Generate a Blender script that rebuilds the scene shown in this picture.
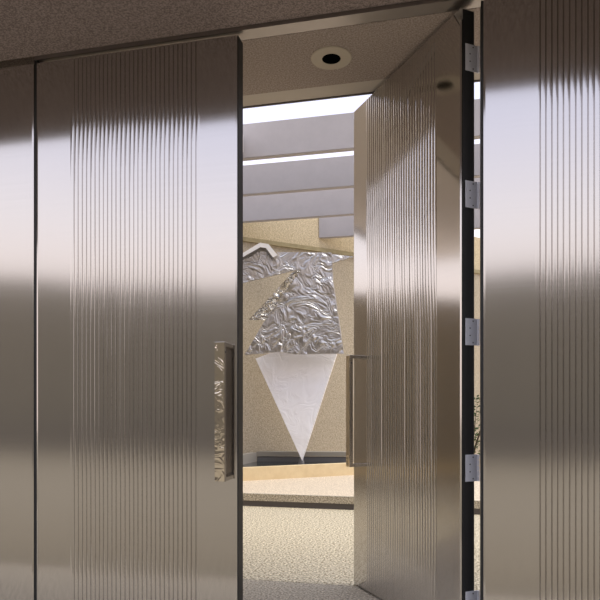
import bpy, bmesh, math, random
from mathutils import Vector, Matrix
random.seed(7)
S = bpy.context.scene
for o in list(bpy.data.objects): bpy.data.objects.remove(o)

# ---------------------------------------------------------------- camera
cam = bpy.data.objects.new('camera', bpy.data.cameras.new('camera'))
S.collection.objects.link(cam); S.camera = cam
cam.location = (-.181, -3.017, 1.15)
cam.rotation_euler = (math.pi/2, 0, math.atan2(.2229, .975))
cam.data.sensor_width = 36; cam.data.sensor_fit = 'HORIZONTAL'
cam.data.lens = 36*615/600
cam.data.shift_y = 108/600
cam.data.clip_start = .05; cam.data.clip_end = 500

# ---------------------------------------------------------------- sky
W = bpy.data.worlds.new('sky'); S.world = W; W.use_nodes = True
nt = W.node_tree; nt.nodes.clear()
out = nt.nodes.new('ShaderNodeOutputWorld'); bg = nt.nodes.new('ShaderNodeBackground')
tc = nt.nodes.new('ShaderNodeTexCoord'); sep = nt.nodes.new('ShaderNodeSeparateXYZ')
cr = nt.nodes.new('ShaderNodeValToRGB')
nt.links.new(tc.outputs['Generated'], sep.inputs[0]); nt.links.new(sep.outputs['Z'], cr.inputs[0])
cr.color_ramp.elements[0].position = 0; cr.color_ramp.elements[0].color = (.85, .72, .66, 1)
cr.color_ramp.elements[1].position = .7; cr.color_ramp.elements[1].color = (.78, .84, 1.0, 1)
for p, c in ((.17, (1.0, .88, .84, 1)), (.28, (.93, .89, .94, 1)), (.42, (.74, .75, .92, 1))):
    e = cr.color_ramp.elements.new(p); e.color = c
nt.links.new(cr.outputs[0], bg.inputs[0]); bg.inputs[1].default_value = 1.45
nt.links.new(bg.outputs[0], out.inputs[0])

sl = bpy.data.lights.new('sun', 'SUN'); sl.energy = 2.0; sl.color = (1, .93, .80); sl.angle = math.radians(35)
sun = bpy.data.objects.new('sun', sl); S.collection.objects.link(sun)
sun.rotation_euler = Vector((-.35, .15, -1.0)).to_track_quat('-Z', 'Y').to_euler()

S.view_settings.view_transform = 'Standard'; S.view_settings.look = 'None'
S.view_settings.gamma = 1; S.view_settings.use_curve_mapping = False
S.view_settings.exposure = 0.0

# ---------------------------------------------------------------- materials
def base(name, col, rough=.6, metal=0.0):
    m = bpy.data.materials.new(name); m.use_nodes = True
    b = m.node_tree.nodes['Principled BSDF']
    b.inputs['Base Color'].default_value = (*col, 1); b.inputs['Roughness'].default_value = rough
    b.inputs['Metallic'].default_value = metal
    return m, m.node_tree, b
def N(nt, t, **kw):
    n = nt.nodes.new(t)
    for k, v in kw.items():
        if k in n.inputs: n.inputs[k].default_value = v
        else: setattr(n, k, v)
    return n
def speckle(name, c0, c1, scale, bump=.3, rough=.9, lo=.35, hi=.65, coord='Object', dist=.004):
    m, nt, b = base(name, c0, rough)
    tc = N(nt, 'ShaderNodeTexCoord'); no = N(nt, 'ShaderNodeTexNoise', Scale=scale, Detail=3.0, Roughness=.7)
    nt.links.new(tc.outputs[coord], no.inputs['Vector'])
    r = N(nt, 'ShaderNodeValToRGB'); r.color_ramp.elements[0].position = lo; r.color_ramp.elements[1].position = hi
    r.color_ramp.elements[0].color = (*c0, 1); r.color_ramp.elements[1].color = (*c1, 1)
    nt.links.new(no.outputs['Fac'], r.inputs[0]); nt.links.new(r.outputs[0], b.inputs['Base Color'])
    bp = N(nt, 'ShaderNodeBump', Strength=bump, Distance=dist)
    nt.links.new(no.outputs['Fac'], bp.inputs['Height']); nt.links.new(bp.outputs[0], b.inputs['Normal'])
    return m
def brushed(name, col, rough, aniso, axis=(0, 0, 1), streak=.04):
    """horizontally brushed stainless steel: reflections smear vertically"""
    m, nt, b = base(name, col, rough, 1.0)
    b.inputs['Anisotropic'].default_value = aniso
    t = N(nt, 'ShaderNodeCombineXYZ'); [t.inputs[i].__setattr__('default_value', axis[i]) for i in range(3)]
    nt.links.new(t.outputs[0], b.inputs['Tangent'])
    tc = N(nt, 'ShaderNodeTexCoord'); mp = N(nt, 'ShaderNodeMapping'); mp.inputs['Scale'].default_value = (.6, .6, 90)
    no = N(nt, 'ShaderNodeTexNoise', Scale=1.0, Detail=5.0, Roughness=.7)
    nt.links.new(tc.outputs['Object'], mp.inputs[0]); nt.links.new(mp.outputs[0], no.inputs['Vector'])
    mr = N(nt, 'ShaderNodeMapRange'); mr.inputs['To Min'].default_value = rough*.85; mr.inputs['To Max'].default_value = rough*1.2
    nt.links.new(no.outputs['Fac'], mr.inputs[0]); nt.links.new(mr.outputs[0], b.inputs['Roughness'])
    mx = N(nt, 'ShaderNodeMapRange'); mx.inputs['To Min'].default_value = 1-streak; mx.inputs['To Max'].default_value = 1+streak
    nt.links.new(no.outputs['Fac'], mx.inputs[0])
    vm = N(nt, 'ShaderNodeVectorMath', operation='SCALE'); vm.inputs[0].default_value = col
    nt.links.new(mx.outputs[0], vm.inputs['Scale']); nt.links.new(vm.outputs[0], b.inputs['Base Color'])
    return m
def crumpled(name, col, rough, scale, strength, dist):
    m, nt, b = base(name, col, rough, 1.0)
    tc = N(nt, 'ShaderNodeTexCoord')
    n1 = N(nt, 'ShaderNodeTexNoise', Scale=scale*.45, Detail=2.0)
    n1.inputs['Distortion'].default_value = 1.2
    mixv = N(nt, 'ShaderNodeVectorMath', operation='MULTIPLY_ADD')
    mixv.inputs[1].default_value = (1.3/scale*2.2,)*3
    nt.links.new(tc.outputs['Object'], n1.inputs['Vector'])
    nt.links.new(n1.outputs['Color'], mixv.inputs[0]); nt.links.new(tc.outputs['Object'], mixv.inputs[2])
    n2 = N(nt, 'ShaderNodeTexNoise', Scale=scale, Detail=3.0, Roughness=.5)
    n2.inputs['Distortion'].default_value = .8
    nt.links.new(mixv.outputs[0], n2.inputs['Vector'])
    # ridged: |n-.5|
    s = N(nt, 'ShaderNodeMath', operation='SUBTRACT'); s.inputs[1].default_value = .5
    a = N(nt, 'ShaderNodeMath', operation='ABSOLUTE')
    nt.links.new(n2.outputs['Fac'], s.inputs[0]); nt.links.new(s.outputs[0], a.inputs[0])
    bp = N(nt, 'ShaderNodeBump', Strength=strength, Distance=dist)
    nt.links.new(a.outputs[0], bp.inputs['Height']); nt.links.new(bp.outputs[0], b.inputs['Normal'])
    return m

M = {}
M['steel'] = brushed('brushed_stainless', (.61, .59, .575), .088, .82)
M['edge_steel'], _, _ = base('satin_steel_edge', (.62, .60, .58), .3, 1.0)
M['black'], _, _ = base('black_gasket', (.012, .012, .013), .55)
M['hinge'], _, _ = base('hinge_metal', (.62, .63, .70), .45, .25)
M['polish'] = crumpled('hammered_polished_steel', (.80, .73, .62), .06, 9, .35, .02)
M['pull'], _, _ = base('polished_pull_steel', (.60, .56, .52), .16, 1.0)
M['screw'], _, _ = base('screw_dark', (.05, .05, .06), .4, .6)
M['head'], _, _ = base('head_frame_steel', (.36, .335, .325), .35, 1.0)
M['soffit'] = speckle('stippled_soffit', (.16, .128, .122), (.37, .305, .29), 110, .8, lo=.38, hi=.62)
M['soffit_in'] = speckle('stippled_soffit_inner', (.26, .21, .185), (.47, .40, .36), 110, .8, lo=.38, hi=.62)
M['refl_slab'], _, _ = base('reflection_slab_grey', (.88, .83, .81), .7)  # tone of the unseen slab, set for its mirror image in the open leaf
M['trim'], _, _ = base('soffit_trim_paint', (.55, .495, .44), .7)
M['stucco'] = speckle('beige_stucco', (.40, .34, .25), (.58, .51, .39), 50, .6, lo=.38, hi=.62, dist=.015)
M['stucco_lit'] = speckle('beige_stucco_lit_tone', (.50, .41, .26), (.70, .59, .40), 50, .6, lo=.38, hi=.62, dist=.015)  # same stucco, with the warm light on the upper wall put into colour
M['string'] = speckle('olive_string_course', (.30, .25, .14), (.38, .32, .19), 12, .2)
M['beam'] = speckle('lilac_grey_beam_paint', (.42, .395, .405), (.445, .42, .43), 5, .02, .6)
M['aggregate'] = speckle('exposed_aggregate', (.28, .22, .13), (.88, .79, .61), 60, .5, lo=.43, hi=.56)
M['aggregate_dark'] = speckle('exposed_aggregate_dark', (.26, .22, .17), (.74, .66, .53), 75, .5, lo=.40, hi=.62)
M['aggregate_fine'] = speckle('fine_aggregate', (.52, .42, .31), (.90, .77, .60), 60, .4, lo=.38, hi=.62)
M['kerb'] = speckle('smooth_tan_concrete', (.76, .60, .36), (.84, .68, .43), 6, .1)
M['reveal'], _, _ = base('dark_bronze_strip', (.115, .10, .10), .5)
M['basin'], _, _ = base('dark_slate_basin', (.17, .165, .165), .45)
M['basin_top'], _, _ = base('grey_basin_coping', (.36, .33, .28), .7)
M['water'], _, _ = base('still_water', (.03, .035, .035), .04)
M['foil'] = crumpled('crumpled_sheet_steel', (.58, .565, .565), .34, 3.4, .95, .10)
M['foil_bright'] = crumpled('lightly_creased_sky_bright_steel', (.95, .93, .95), .45, 2.6, .5, .04)  # near-white colour holds the sky brightness of the upturned steel triangle
M['foil_bright'].node_tree.nodes['Principled BSDF'].inputs['Metallic'].default_value = .35
M['foil_dark'] = crumpled('creased_dark_sheet_steel', (.50, .48, .45), .18, 5, 1.0, .18)
M['sheet_edge'], _, _ = base('pale_sheet_edge', (.95, .94, .93), .5, 0)
M['lamp_trim'], _, _ = base('downlight_trim_paint', (.50, .44, .36), .6)
M['hole'], _, _b = base('downlight_hole_shade', (.002, .002, .002), .9); _b.inputs['Specular IOR Level'].default_value = 0  # near-black colour stands in for the shade inside the lamp recess
M['leaf'] = speckle('shrub_leaf', (.035, .07, .025), (.08, .14, .045), 9, .1)
M['bark'], _, _ = base('shrub_stem', (.10, .075, .05), .8)
M['paving'] = speckle('forecourt_concrete', (.215, .18, .125), (.34, .29, .215), 30, .3)
M['opp'] = speckle('brown_render', (.215, .19, .145), (.265, .24, .185), 8, .2)
M['opp_dark'], _, _ = base('dark_plinth', (.19, .165, .135), .8)

# ---------------------------------------------------------------- helpers
def link(name, me, mat, parent=None):
    o = bpy.data.objects.new(name, me); S.collection.objects.link(o)
    if mat is not None: me.materials.append(mat)
    if parent is not None: o.parent = parent
    return o
def finish(name, bm, mat, parent=None, smooth=False):
    bmesh.ops.recalc_face_normals(bm, faces=bm.faces[:])
    me = bpy.data.meshes.new(name); bm.to_mesh(me); bm.free()
    if smooth:
        for p in me.polygons: p.use_smooth = True
    return link(name, me, mat, parent)
def tag(o, label=None, cat=None, group=None, kind=None):
    if label: o['label'] = label
    if cat: o['category'] = cat
    if group: o['group'] = group
    if kind: o['kind'] = kind
    return o
def empty(name, loc, rz=0):
    o = bpy.data.objects.new(name, None); S.collection.objects.link(o)
    o.location = loc; o.rotation_euler = (0, 0, rz); o.empty_display_size = .1
    return o
def bx(bm, x0, x1, y0, y1, z0, z1, bevel=0):
    vs = [bm.verts.new((x, y, z)) for x in (x0, x1) for y in (y0, y1) for z in (z0, z1)]
    fs = [bm.faces.new([vs[i] for i in q]) for q in ((0,1,3,2),(4,6,7,5),(0,4,5,1),(2,3,7,6),(0,2,6,4),(1,5,7,3))]
    if bevel:
        es = list({e for f in fs for e in f.edges})
        bmesh.ops.bevel(bm, geom=es, offset=bevel, segments=2, affect='EDGES', profile=.6)
def box(name, mat, parent, *a, bevel=0):
    bm = bmesh.new(); bx(bm, *a, bevel=bevel); return finish(name, bm, mat, parent)
def prism(bm, pts, z0, z1):
    """plan polygon extruded upwards"""
    a = [bm.verts.new((x, y, z0)) for x, y in pts]; b = [bm.verts.new((x, y, z1)) for x, y in pts]
    bm.faces.new(a); bm.faces.new(b[::-1])
    for i in range(len(pts)):
        j = (i+1) % len(pts); bm.faces.new((a[i], a[j], b[j], b[i]))
def slab(name, mat, parent, pts, thick):
    """planar polygon of 3-D points given a thickness away from the viewer side (+y)"""
    P = [Vector(p) for p in pts]; n = Vector((0, 0, 0))
    for i in range(len(P)): n += (P[i]-P[0]).cross(P[(i+1) % len(P)]-P[0])
    n.normalize()
    if n.y < 0: n = -n
    bm = bmesh.new()
    a = [bm.verts.new(p) for p in P]; b = [bm.verts.new(p+n*thick) for p in P]
    bm.faces.new(a); bm.faces.new(b[::-1])
    for i in range(len(P)):
        j = (i+1) % len(P); bm.faces.new((a[i], a[j], b[j], b[i]))
    return finish(name, bm, mat, parent)
def lathe(bm, prof, c=(0, 0, 0), n=40, axis='z'):
    rings = []
    for r, z in prof:
        ring = []
        for k in range(n):
            a = 2*math.pi*k/n; p = (r*math.cos(a), r*math.sin(a), z)
            if axis == 'y': p = (p[0], p[2], p[1])
            ring.append(bm.verts.new((c[0]+p[0], c[1]+p[1], c[2]+p[2])))
        rings.append(ring)
    for A, B in zip(rings, rings[1:]):
        for k in range(n): bm.faces.new((A[k], A[(k+1) % n], B[(k+1) % n], B[k]))
    if prof[0][0] > 1e-6: bm.faces.new(rings[0][::-1])
    if prof[-1][0] > 1e-6: bm.faces.new(rings[-1])

# ---------------------------------------------------------------- ground
o = box('floor', M['paving'], None, -30, 30, -40, -.93, -.12, 0); tag(o, kind='structure')
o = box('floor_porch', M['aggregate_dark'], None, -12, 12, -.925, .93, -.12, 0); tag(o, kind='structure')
o = box('floor_court', M['aggregate'], None, -12, 14, .936, 3.88, -.12, 0); tag(o, kind='structure')
# raised terrace beyond the low step
o = box('floor_terrace', M['aggregate_fine'], None, -12, 14, 3.90, 26, -.12, .146); tag(o, kind='structure')
o = box('trim_1', M['aggregate_dark'], None, -12, 14, 3.865, 3.90, .068, .150); tag(o, kind='structure')
o = box('trim_2', M['reveal'], None, -12, 14, 3.882, 3.899, 0, .068); tag(o, kind='structure')

# ---------------------------------------------------------------- porch ceilings
ZC = 3.10
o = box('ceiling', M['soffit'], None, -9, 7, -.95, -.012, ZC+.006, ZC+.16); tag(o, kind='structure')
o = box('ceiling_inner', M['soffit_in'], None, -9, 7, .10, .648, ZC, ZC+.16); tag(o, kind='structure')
o = box('trim_3', M['trim'], None, -9, 7, .650, .785, ZC+.002, ZC+.16); tag(o, kind='structure')
o = box('trim_4', M['reveal'], None, -9, 7, .787, .80, ZC-.004, ZC+.16); tag(o, kind='structure')
o = box('ceiling_roof', M['stucco'], None, -9, 7, -.97, .80, ZC+.162, ZC+.60); tag(o, kind='structure')
# steel head over the doors
bm = bmesh.new()
bx(bm, -2.385, 7, -.004, .095, ZC, ZC+.15); bx(bm, -2.385, 7, -.010, -.004, ZC-.014, ZC+.006)
o = finish('trim_5', bm, M['head']); tag(o, kind='structure')

# ---------------------------------------------------------------- doors
T = .080; DH = 3.072; PITCH = .0254; DW = 1.185
def fluted_skin(bm, x0, x1, f0, nf, z0, z1, seed):
    """front sheet of a leaf at y=0 (facing -y) with nf vertical convex ribs from x=f0, closed into a tray T deep"""
    rnd = random.Random(seed)
    prof = [(x0, .0034), (x0+.009, 0.0)]
    x = f0; prof.append((f0-.0005, 0.0))
    for i in range(nf):
        w = PITCH*(1+rnd.uniform(-.05, .05)) if i < nf-1 else f0+nf*PITCH-x
        sag = .0010*(1+rnd.uniform(-.3, .45)); sk = rnd.uniform(-.12, .12)
        for k in range(0, 9):
            u = k/8; uu = u+sk*u*(1-u)
            prof.append((x+w*(.13+.74*u), -sag*4*uu*(1-uu)))
        if i < nf-1: prof.append((x+w, .0050))
        x += w
    prof += [(x+.0005, 0.0), (x1-.009, 0.0), (x1, .0034)]
    lo = [bm.verts.new((p[0], p[1], z0)) for p in prof]; hi = [bm.verts.new((p[0], p[1], z1)) for p in prof]
    for i in range(len(prof)-1): bm.faces.new((lo[i], lo[i+1], hi[i+1], hi[i]))
def leaf(name, width, f_off, seed, nf=30):
    """leaf in its own frame: x from 0 to width, front face at y=0, back at y=T, standing on z=0"""
    root = empty(name, (0, 0, 0))
    bm = bmesh.new(); z0, z1 = .012, DH
    fluted_skin(bm, 0, width, f_off, nf, z0, z1, seed)
    # folded returns, 14 mm
    for x in (0, width):
        a = [bm.verts.new(p) for p in ((x, .0034, z0), (x, .0034, z1), (x, .009, z1), (x, .009, z0))]; bm.faces.new(a)
    a = [bm.verts.new(p) for p in ((0, .0034, z1), (width, .0034, z1), (width, .009, z1), (0, .009, z1))]; bm.faces.new(a)
    bm.verts.ensure_lookup_table()
    me = bpy.data.meshes.new('face_sheet')
    bmesh.ops.remove_doubles(bm, verts=bm.verts[:], dist=1e-6)
    bm.to_mesh(me); bm.free(); link('face_sheet', me, M['steel'], root)
    box('core', M['black'], root, .0015, width-.0015, .0055, T-.004, z0+.001, z1-.001)
    box('back_sheet', M['edge_steel'], root, .004, width-.004, T-.0035, T, z0, z1)
    return root
def pull(root, xa, xb, sx=1):
    """U-shaped pull: flat hammered bar with two stand-offs"""
    s = .085; z0, z1 = .778, 1.484
    h = box('handle', M['pull'], root, xa, xb, -s+.003, -s+.024, z0, z1, bevel=.0015)
    h['label'] = 'square-cut steel pull bar standing off the door'
    box('front_plate', M['polish'], h, xa+.002, xb-.002, -s, -s+.0028, z0+.002, z1-.002)
    for z in (z0, z1-.022):
        box('standoff', M['pull'], h, xa+.004, xb-.002, -s+.0245, -.0005, z+.001, z+.021, bevel=.001)
    bm = bmesh.new(); lathe(bm, [(.0045, 0), (.0045, .003)], (0, 0, 0), 14)
    bmesh.ops.rotate(bm, verts=bm.verts[:], cent=(0, 0, 0), matrix=Matrix.Rotation(math.pi/2*sx, 3, 'Y'))
    bmesh.ops.translate(bm, verts=bm.verts[:], vec=(xb if sx > 0 else xa, -s+.014, z1-.05))
    finish('set_screw', bm, M['screw'], h)

# door_1: fixed leaf at the left edge, door_2: closed leaf, door_3: open leaf, door_4: fixed right leaf
d1 = leaf('door_1', DW, .20, 1); d1.location = (-2.3985-DW, 0, 0)
W2 = 1.1752
d2 = leaf('door_2', W2, .2095, 2); d2.location = (-2.379, 0, 0)
pull(d2, W2-.0915, W2-.0365)
for n_, l_ in ((d1, 'brushed steel door leaf cut off by the left edge of the photo'),
               (d2, 'closed ribbed steel door leaf with a hammered pull bar on its right')):
    tag(n_, l_, 'door', 'ribbed steel door leaves', 'structure')
# black weather strips in the joints
o = box('trim_6', M['black'], None, -2.3975, -2.3800, .006, T, 0, ZC-.003); tag(o, kind='structure')
o = box('gasket', M['black'], d2, W2+.0003, W2+.0058, .0045, T, .012, DH)
o['label'] = 'black rubber seal along the closing edge'

# open leaf, pivot on its back corner
W3 = 1.132
d3 = leaf('door_3', W3, .172, 3)
# mirror so that the hinge is at local x=0 running towards -x : rebuild with hinge at x = DW
d3['pivot'] = 0
th = math.radians(55)
hx, hy = -.0195, T
# local hinge point is (DW, T)
R = Matrix.Rotation(-th, 3, 'Z')
off = R @ Vector((W3, T, 0))
d3.rotation_euler = (0, 0, -th); d3.location = (hx-off.x, hy-off.y, 0)
del d3['pivot']
pull(d3, .062, .114, 1)
tag(d3, 'ribbed steel door leaf swung open on silver hinges', 'door', 'ribbed steel door leaves', 'structure')
def hinge(zc, mat):
    bm = bmesh.new(); h2 = .065
    bx(bm, W3+.0002, W3+.003, .024, T+.013, zc-h2, zc+h2, bevel=.001)
    hg = finish('hinge', bm, mat, d3); hg['label'] = 'silver butt hinge leaf with four screws'
    for k, n in enumerate((0, 1, 2, 3, 4)):
        bm = bmesh.new(); q = h2*2/5
        lathe(bm, [(.0062, 0), (.0062, q*.93)], (W3+.0045, T+.0185, zc-h2+q*k), 16)
        finish('knuckle', bm, mat, hg, smooth=False)
    for dz, dy in ((.052, .016), (.018, .034), (-.018, .034), (-.052, .016)):
        bm = bmesh.new(); lathe(bm, [(.0035, 0), (.0035, .0006)], (0, 0, 0), 12)
        bmesh.ops.rotate(bm, verts=bm.verts[:], cent=(0, 0, 0), matrix=Matrix.Rotation(math.pi/2, 3, 'Y'))
        bmesh.ops.translate(bm, verts=bm.verts[:], vec=(W3+.003, T+.004-dy, zc+dz))
        finish('screw', bm, M['screw'], hg)
for z in (2.842, 2.182, 1.518, .86, .20): hinge(z, M['hinge'])

XR = .016
d4 = leaf('door_4', DW, XR and .227, 4); d4.location = (XR, 0, 0)
tag(d4, 'fixed ribbed steel leaf right of the hinges', 'door', 'ribbed steel door leaves', 'structure')
o = box('gasket', M['black'], d4, -.011, 0, .004, T, .012, DH); o['label'] = 'black jamb strip beside the hinges'
o = box('trim_7', M['black'], None, XR+DW+.001, XR+DW+.024, .004, T, 0, ZC-.003); tag(o, kind='structure')
# the facade carries on both sides out of frame
o = box('wall_front_left', M['opp'], None, -9, -2.3995-DW, 0, .2, 0, ZC-.002); tag(o, kind='structure')
o = box('wall_front_right', M['opp'], None, XR+DW+.026, 7, 0, .2, 0, ZC-.002); tag(o, kind='structure')

# ---------------------------------------------------------------- court walls (run at about 41 degrees to the doors)
du = Vector((.757, .654)); du.normalize(); dn = Vector((-du.y, du.x))
A0 = Vector((-3.302, 6.403))
def along(t, d=0): p = A0+du*t+dn*d; return (p.x, p.y)
def wallbox(name, mat, t0, t1, d0, d1, z0, z1):
    bm = bmesh.new(); prism(bm, [along(t0, d0), along(t1, d0), along(t1, d1), along(t0, d1)], z0, z1)
    o = finish(name, bm, mat); tag(o, kind='structure'); return o
wallbox('wall_back', M['stucco'], -1.05, 16, 0, .3, 0, 3.825)
wallbox('wall_back_upper', M['stucco_lit'], -1.05, 16, 0, .3, 3.895, 4.55)
wallbox('trim_8', M['string'], -1.05, 16, -.04, .3, 3.826, 3.894)
wallbox('wall_back_low', M['stucco'], -9, -1.06, 0, .3, 0, 3.05)

# ---------------------------------------------------------------- overhead beams
def beam(i, y, x0, x1, label, mitre=0):
    bm = bmesh.new(); bx(bm, x0, x1, y, y+.085, 4.065, 4.465)
    if mitre:                                   # end cut to the slanting wall
        for v in bm.verts:
            if v.co.x < x0+.01 and v.co.y > y+.04: v.co.x += mitre
    bmesh.ops.bevel(bm, geom=bm.edges[:], offset=.005, segments=2, affect='EDGES')
    o = finish('trellis_beam', bm, M['beam']); tag(o, label, 'beam', 'deep grey beams spanning the court', 'thing')
Y0 = 3.835
bm = bmesh.new(); bx(bm, -9, -2.4, .81, 3.75, 4.10, 4.30)  # unseen slab added to darken the sky mirrored in the open leaf
o = finish('unseen_reflection_slab', bm, M['refl_slab']); tag(o, kind='structure')
beam(2, Y0, -7.5, 5, 'highest grey beam in view, under the widest strip of white sky')
beam(3, Y0+1.164, -6.1, 5, 'grey beam below the thin second strip of sky')
beam(4, Y0+2.328, -3.57, 5, 'grey beam above the stucco wall, third one down in view', .10)
beam(5, Y0+3.492, -2.215, 5, 'lowest short grey beam butting out of the beige stucco wall', .10)

# ---------------------------------------------------------------- downlight
dl = empty('downlight', (-.774, .362, ZC))
tag(dl, 'round recessed downlight with a wide tan ring in the porch ceiling', 'light')
bm = bmesh.new(); lathe(bm, [(.052, -.001), (.052, -.006), (.108, -.006), (.114, -.003), (.114, -.0005)], n=64)
bmesh.ops.delete(bm, geom=[f for f in bm.faces if len(f.verts) > 4], context='FACES')
finish('trim_ring', bm, M['lamp_trim'], dl, smooth=False)
bm = bmesh.new(); lathe(bm, [(.053, -.0052), (.050, -.0030), (.0, -.0025)], n=48)
finish('hole_disc', bm, M['hole'], dl)

# ---------------------------------------------------------------- kerb and basin
ku = Vector((1.30, 1.03)).normalized(); kn = Vector((-ku.y, ku.x)); K0 = Vector((-2.83, 5.055))
def kal(t, d=0): p = K0+ku*t+kn*d; return (p.x, p.y)
bm = bmesh.new(); prism(bm, [kal(-6), kal(8), kal(8, .12), kal(-6, .12)], .146, .325)
o = finish('kerb', bm, M['kerb']); tag(o, 'low smooth tan kerb running at a slant in front of the sculpture', 'kerb', None, 'thing')
bm = bmesh.new(); prism(bm, [kal(-.1, .125), kal(1.68, .125), (-1.62, 6.595), (-3.03, 6.375), (-3.10, 5.5)], .147, .300)
o = finish('water', bm, M['water']); tag(o, kind='stuff'); tag(o, 'dark still pool between the tan kerb and the wall', 'water')
bs = empty('basin_edge', (-2.34, 6.45, .15)); tag(bs, 'dark stepped basin edge at the foot of the stucco wall', 'basin')
bm = bmesh.new(); prism(bm, [(-3.04, 6.40), (-1.63, 6.62), (-1.63, 6.72), (-3.04, 6.50)], .15, .375)
o = finish('plinth', bm, M['basin'], bs); o.location = (2.34, -6.45, -.15)
bm = bmesh.new(); prism(bm, [(-3.04, 6.385), (-1.63, 6.605), (-1.63, 6.80), (-2.96, 6.56)], .388, .455)
o = finish('coping', bm, M['basin_top'], bs); o.location = (2.34, -6.45, -.15)
bm = bmesh.new(); prism(bm, [(-3.20, 5.40), (-3.04, 6.385), (-3.13, 6.40), (-3.29, 5.40)], .15, .44)
o = finish('side_wall', bm, M['basin_top'], bs); o.location = (2.34, -6.45, -.15)

# ---------------------------------------------------------------- sculpture
C0 = Vector((-.181, -3.017, 1.15)); RR = Vector((.975, .2229, 0)); FF = Vector((-.2229, .975, 0))
def at(px, py, Y):
    d = RR*((px-300)/615)+FF+Vector((0, 0, 1))*((408-py)/615); return C0+d*((Y-C0.y)/d.y)
sc = empty('sculpture', (-2.19, 6.0, .15))
tag(sc, 'angular crumpled sheet-metal sculpture balanced on the tip of a sky-bright triangle', 'sculpture')
def piece(name, mat, pts, thick, label=None):
    o = slab(name, mat, sc, [p for p in pts], thick); o.location = (2.19, -6.0, -.15)
    if label: o['label'] = label
    return o
YB = 5.98
piece('body_panel', M['foil'], [at(x, y, YB) for x, y in ((277, 252), (331.3, 252.5), (332.5, 280), (343.5, 353.5), (294.5, 354), (279, 351.5), (244.7, 354.6), (264.5, 321), (301, 269.5), (286, 266))], .09, 'large crumpled grey metal body sheet')
piece('folded_flap', M['foil_dark'], [at(249, 320, YB-.10), at(265.5, 320, YB-.01), at(301, 269.5, YB-.01), at(293, 272, YB-.06)], .02, 'dark creased fold along the left edge')
piece('wing', M['foil'], [at(236, 260.5, 5.88), at(260, 244, 5.88), at(268.5, 245.5, 5.90), at(280, 257, 5.92), at(288, 267, 5.93), at(300, 269, 5.95), at(286, 272, 5.93), at(236, 284.5, 5.88)], .05, 'crumpled wing sheet at upper left')
bm = bmesh.new()
rim = [(236, 257), (260, 242.6), (268.5, 244), (277.5, 255)]; rin = [(236, 261), (260.3, 247.2), (266, 248), (273, 257.5)]
fo = [[bm.verts.new(at(x, y, 5.80+dy)) for x, y in L] for L in (rim, rin) for dy in (0, .13)]
for i in range(3):
    for a, b in ((0, 1), (1, 3), (3, 2), (2, 0)): bm.faces.new((fo[a][i], fo[a][i+1], fo[b][i+1], fo[b][i]))
bm.faces.new((fo[0][0], fo[1][0], fo[3][0], fo[2][0])); bm.faces.new((fo[0][3], fo[1][3], fo[3][3], fo[2][3]))
o = finish('wing_rim', bm, M['sheet_edge'], sc); o.location = (2.19, -6.0, -.15); o['label'] = 'bright white folded rim'
piece('rim_return', M['basin'], [at(236, 260.5, 5.85), at(260.3, 246.8, 5.85), at(266.3, 247.8, 5.85), at(274, 257.8, 5.85), at(271.5, 259.5, 5.85), at(265, 250.3, 5.85), at(260.6, 249.6, 5.85), at(236, 263.5, 5.85)], .012, 'dark inner return of the rim')
piece('spike', M['foil'], [at(330, 253.5, 6.02), at(353.5, 256.5, 6.05), at(332, 262.8, 6.02)], .06, 'small pointed fin at right')
piece('inverted_triangle', M['foil_bright'], [at(255.5, 358.5, 6.34), at(281, 349, 6.37), at(337.5, 351, 6.37), at(302, 460.5, 5.90)], .05, 'satin inverted triangle with sky brightness put into its pale colour')
bm = bmesh.new(); tp = at(301, 460, 5.94); lathe(bm, [(.05, .301), (.045, .34), (.022, .42)], (tp.x, tp.y+.02, 0), 20)
o = finish('pin_base', bm, M['basin'], sc); o.location = (2.19, -6.0, -.15)
bm = bmesh.new(); bx(bm, -2.5, -2.42, 6.07, 6.95, 2.6, 2.68); o = finish('bracket', bm, M['basin'], sc); o.location = (2.19, -6.0, -.15)

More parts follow.
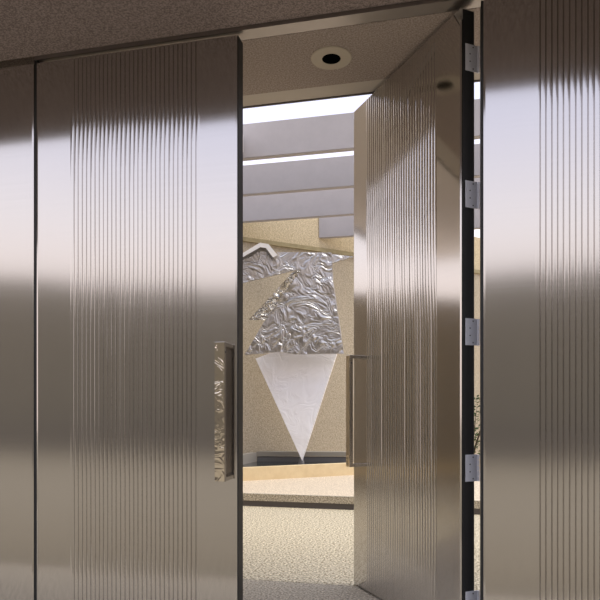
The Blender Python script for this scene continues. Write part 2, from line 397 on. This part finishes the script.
# ---------------------------------------------------------------- shrub seen through the hinge gap
sh = empty('shrub', (.36, 8.35, .146)); tag(sh, 'dark green leafy shrub behind the kerb, seen through the hinge gap', 'shrub')
rnd = random.Random(5)
bm = bmesh.new()
for k in range(7):
    a = rnd.uniform(0, 6.28); tipp = Vector((math.cos(a)*.28, math.sin(a)*.28, rnd.uniform(.75, 1.05)))
    prev = None
    for s in range(6):
        u = s/5; c = Vector((tipp.x*u**1.4, tipp.y*u**1.4, tipp.z*u)); r = .014*(1-u)+.003
        ring = [bm.verts.new(c+Vector((r*math.cos(q*math.pi/3), r*math.sin(q*math.pi/3), 0))) for q in range(6)]
        if prev:
            for q in range(6): bm.faces.new((prev[q], prev[(q+1) % 6], ring[(q+1) % 6], ring[q]))
        prev = ring
finish('stem', bm, M['bark'], sh)
bm = bmesh.new()
for k in range(900):
    z = rnd.uniform(.12, 1.2); rr = .42*math.sqrt(max(.05, 1-((z-.55)/.72)**2))*rnd.uniform(.35, 1)
    a = rnd.uniform(0, 6.28); c = Vector((rr*math.cos(a), rr*math.sin(a), z))
    d = Vector((math.cos(a), math.sin(a), rnd.uniform(-.3, .9))).normalized(); L = rnd.uniform(.05, .09)
    s = d.cross(Vector((rnd.uniform(-.4, .4), rnd.uniform(-.4, .4), 1))).normalized()*L*.26; up = s.cross(d).normalized()*L*.1
    v = [bm.verts.new(p) for p in (c, c+d*L*.45+s, c+d*L, c+d*L*.45-s, c+d*L*.5+up)]
    for q in range(4): bm.faces.new((v[q], v[(q+1) % 4], v[4]))
finish('foliage', bm, M['leaf'], sh)

# ---------------------------------------------------------------- building opposite (seen mirrored in the steel)
top = [(-26, 5.6), (-11.2, 4.64), (-6, 4.08), (-4, 3.97), (1.1, 4.15), (8, 4.45), (26, 4.9)]
bm = bmesh.new(); pts = [(-26, 0)]+top+[(26, 0)]
a = [bm.verts.new((x, -11.4, z)) for x, z in pts]; b = [bm.verts.new((x, -12.2, z)) for x, z in pts]
bm.faces.new(a); bm.faces.new(b[::-1])
for i in range(len(pts)): j = (i+1) % len(pts); bm.faces.new((a[i], a[j], b[j], b[i]))
o = finish('wall_opposite', bm, M['opp']); tag(o, kind='structure')
o = box('trim_9', M['opp_dark'], None, -26, 26, -11.39, -11.1, 0, .62); tag(o, kind='structure')
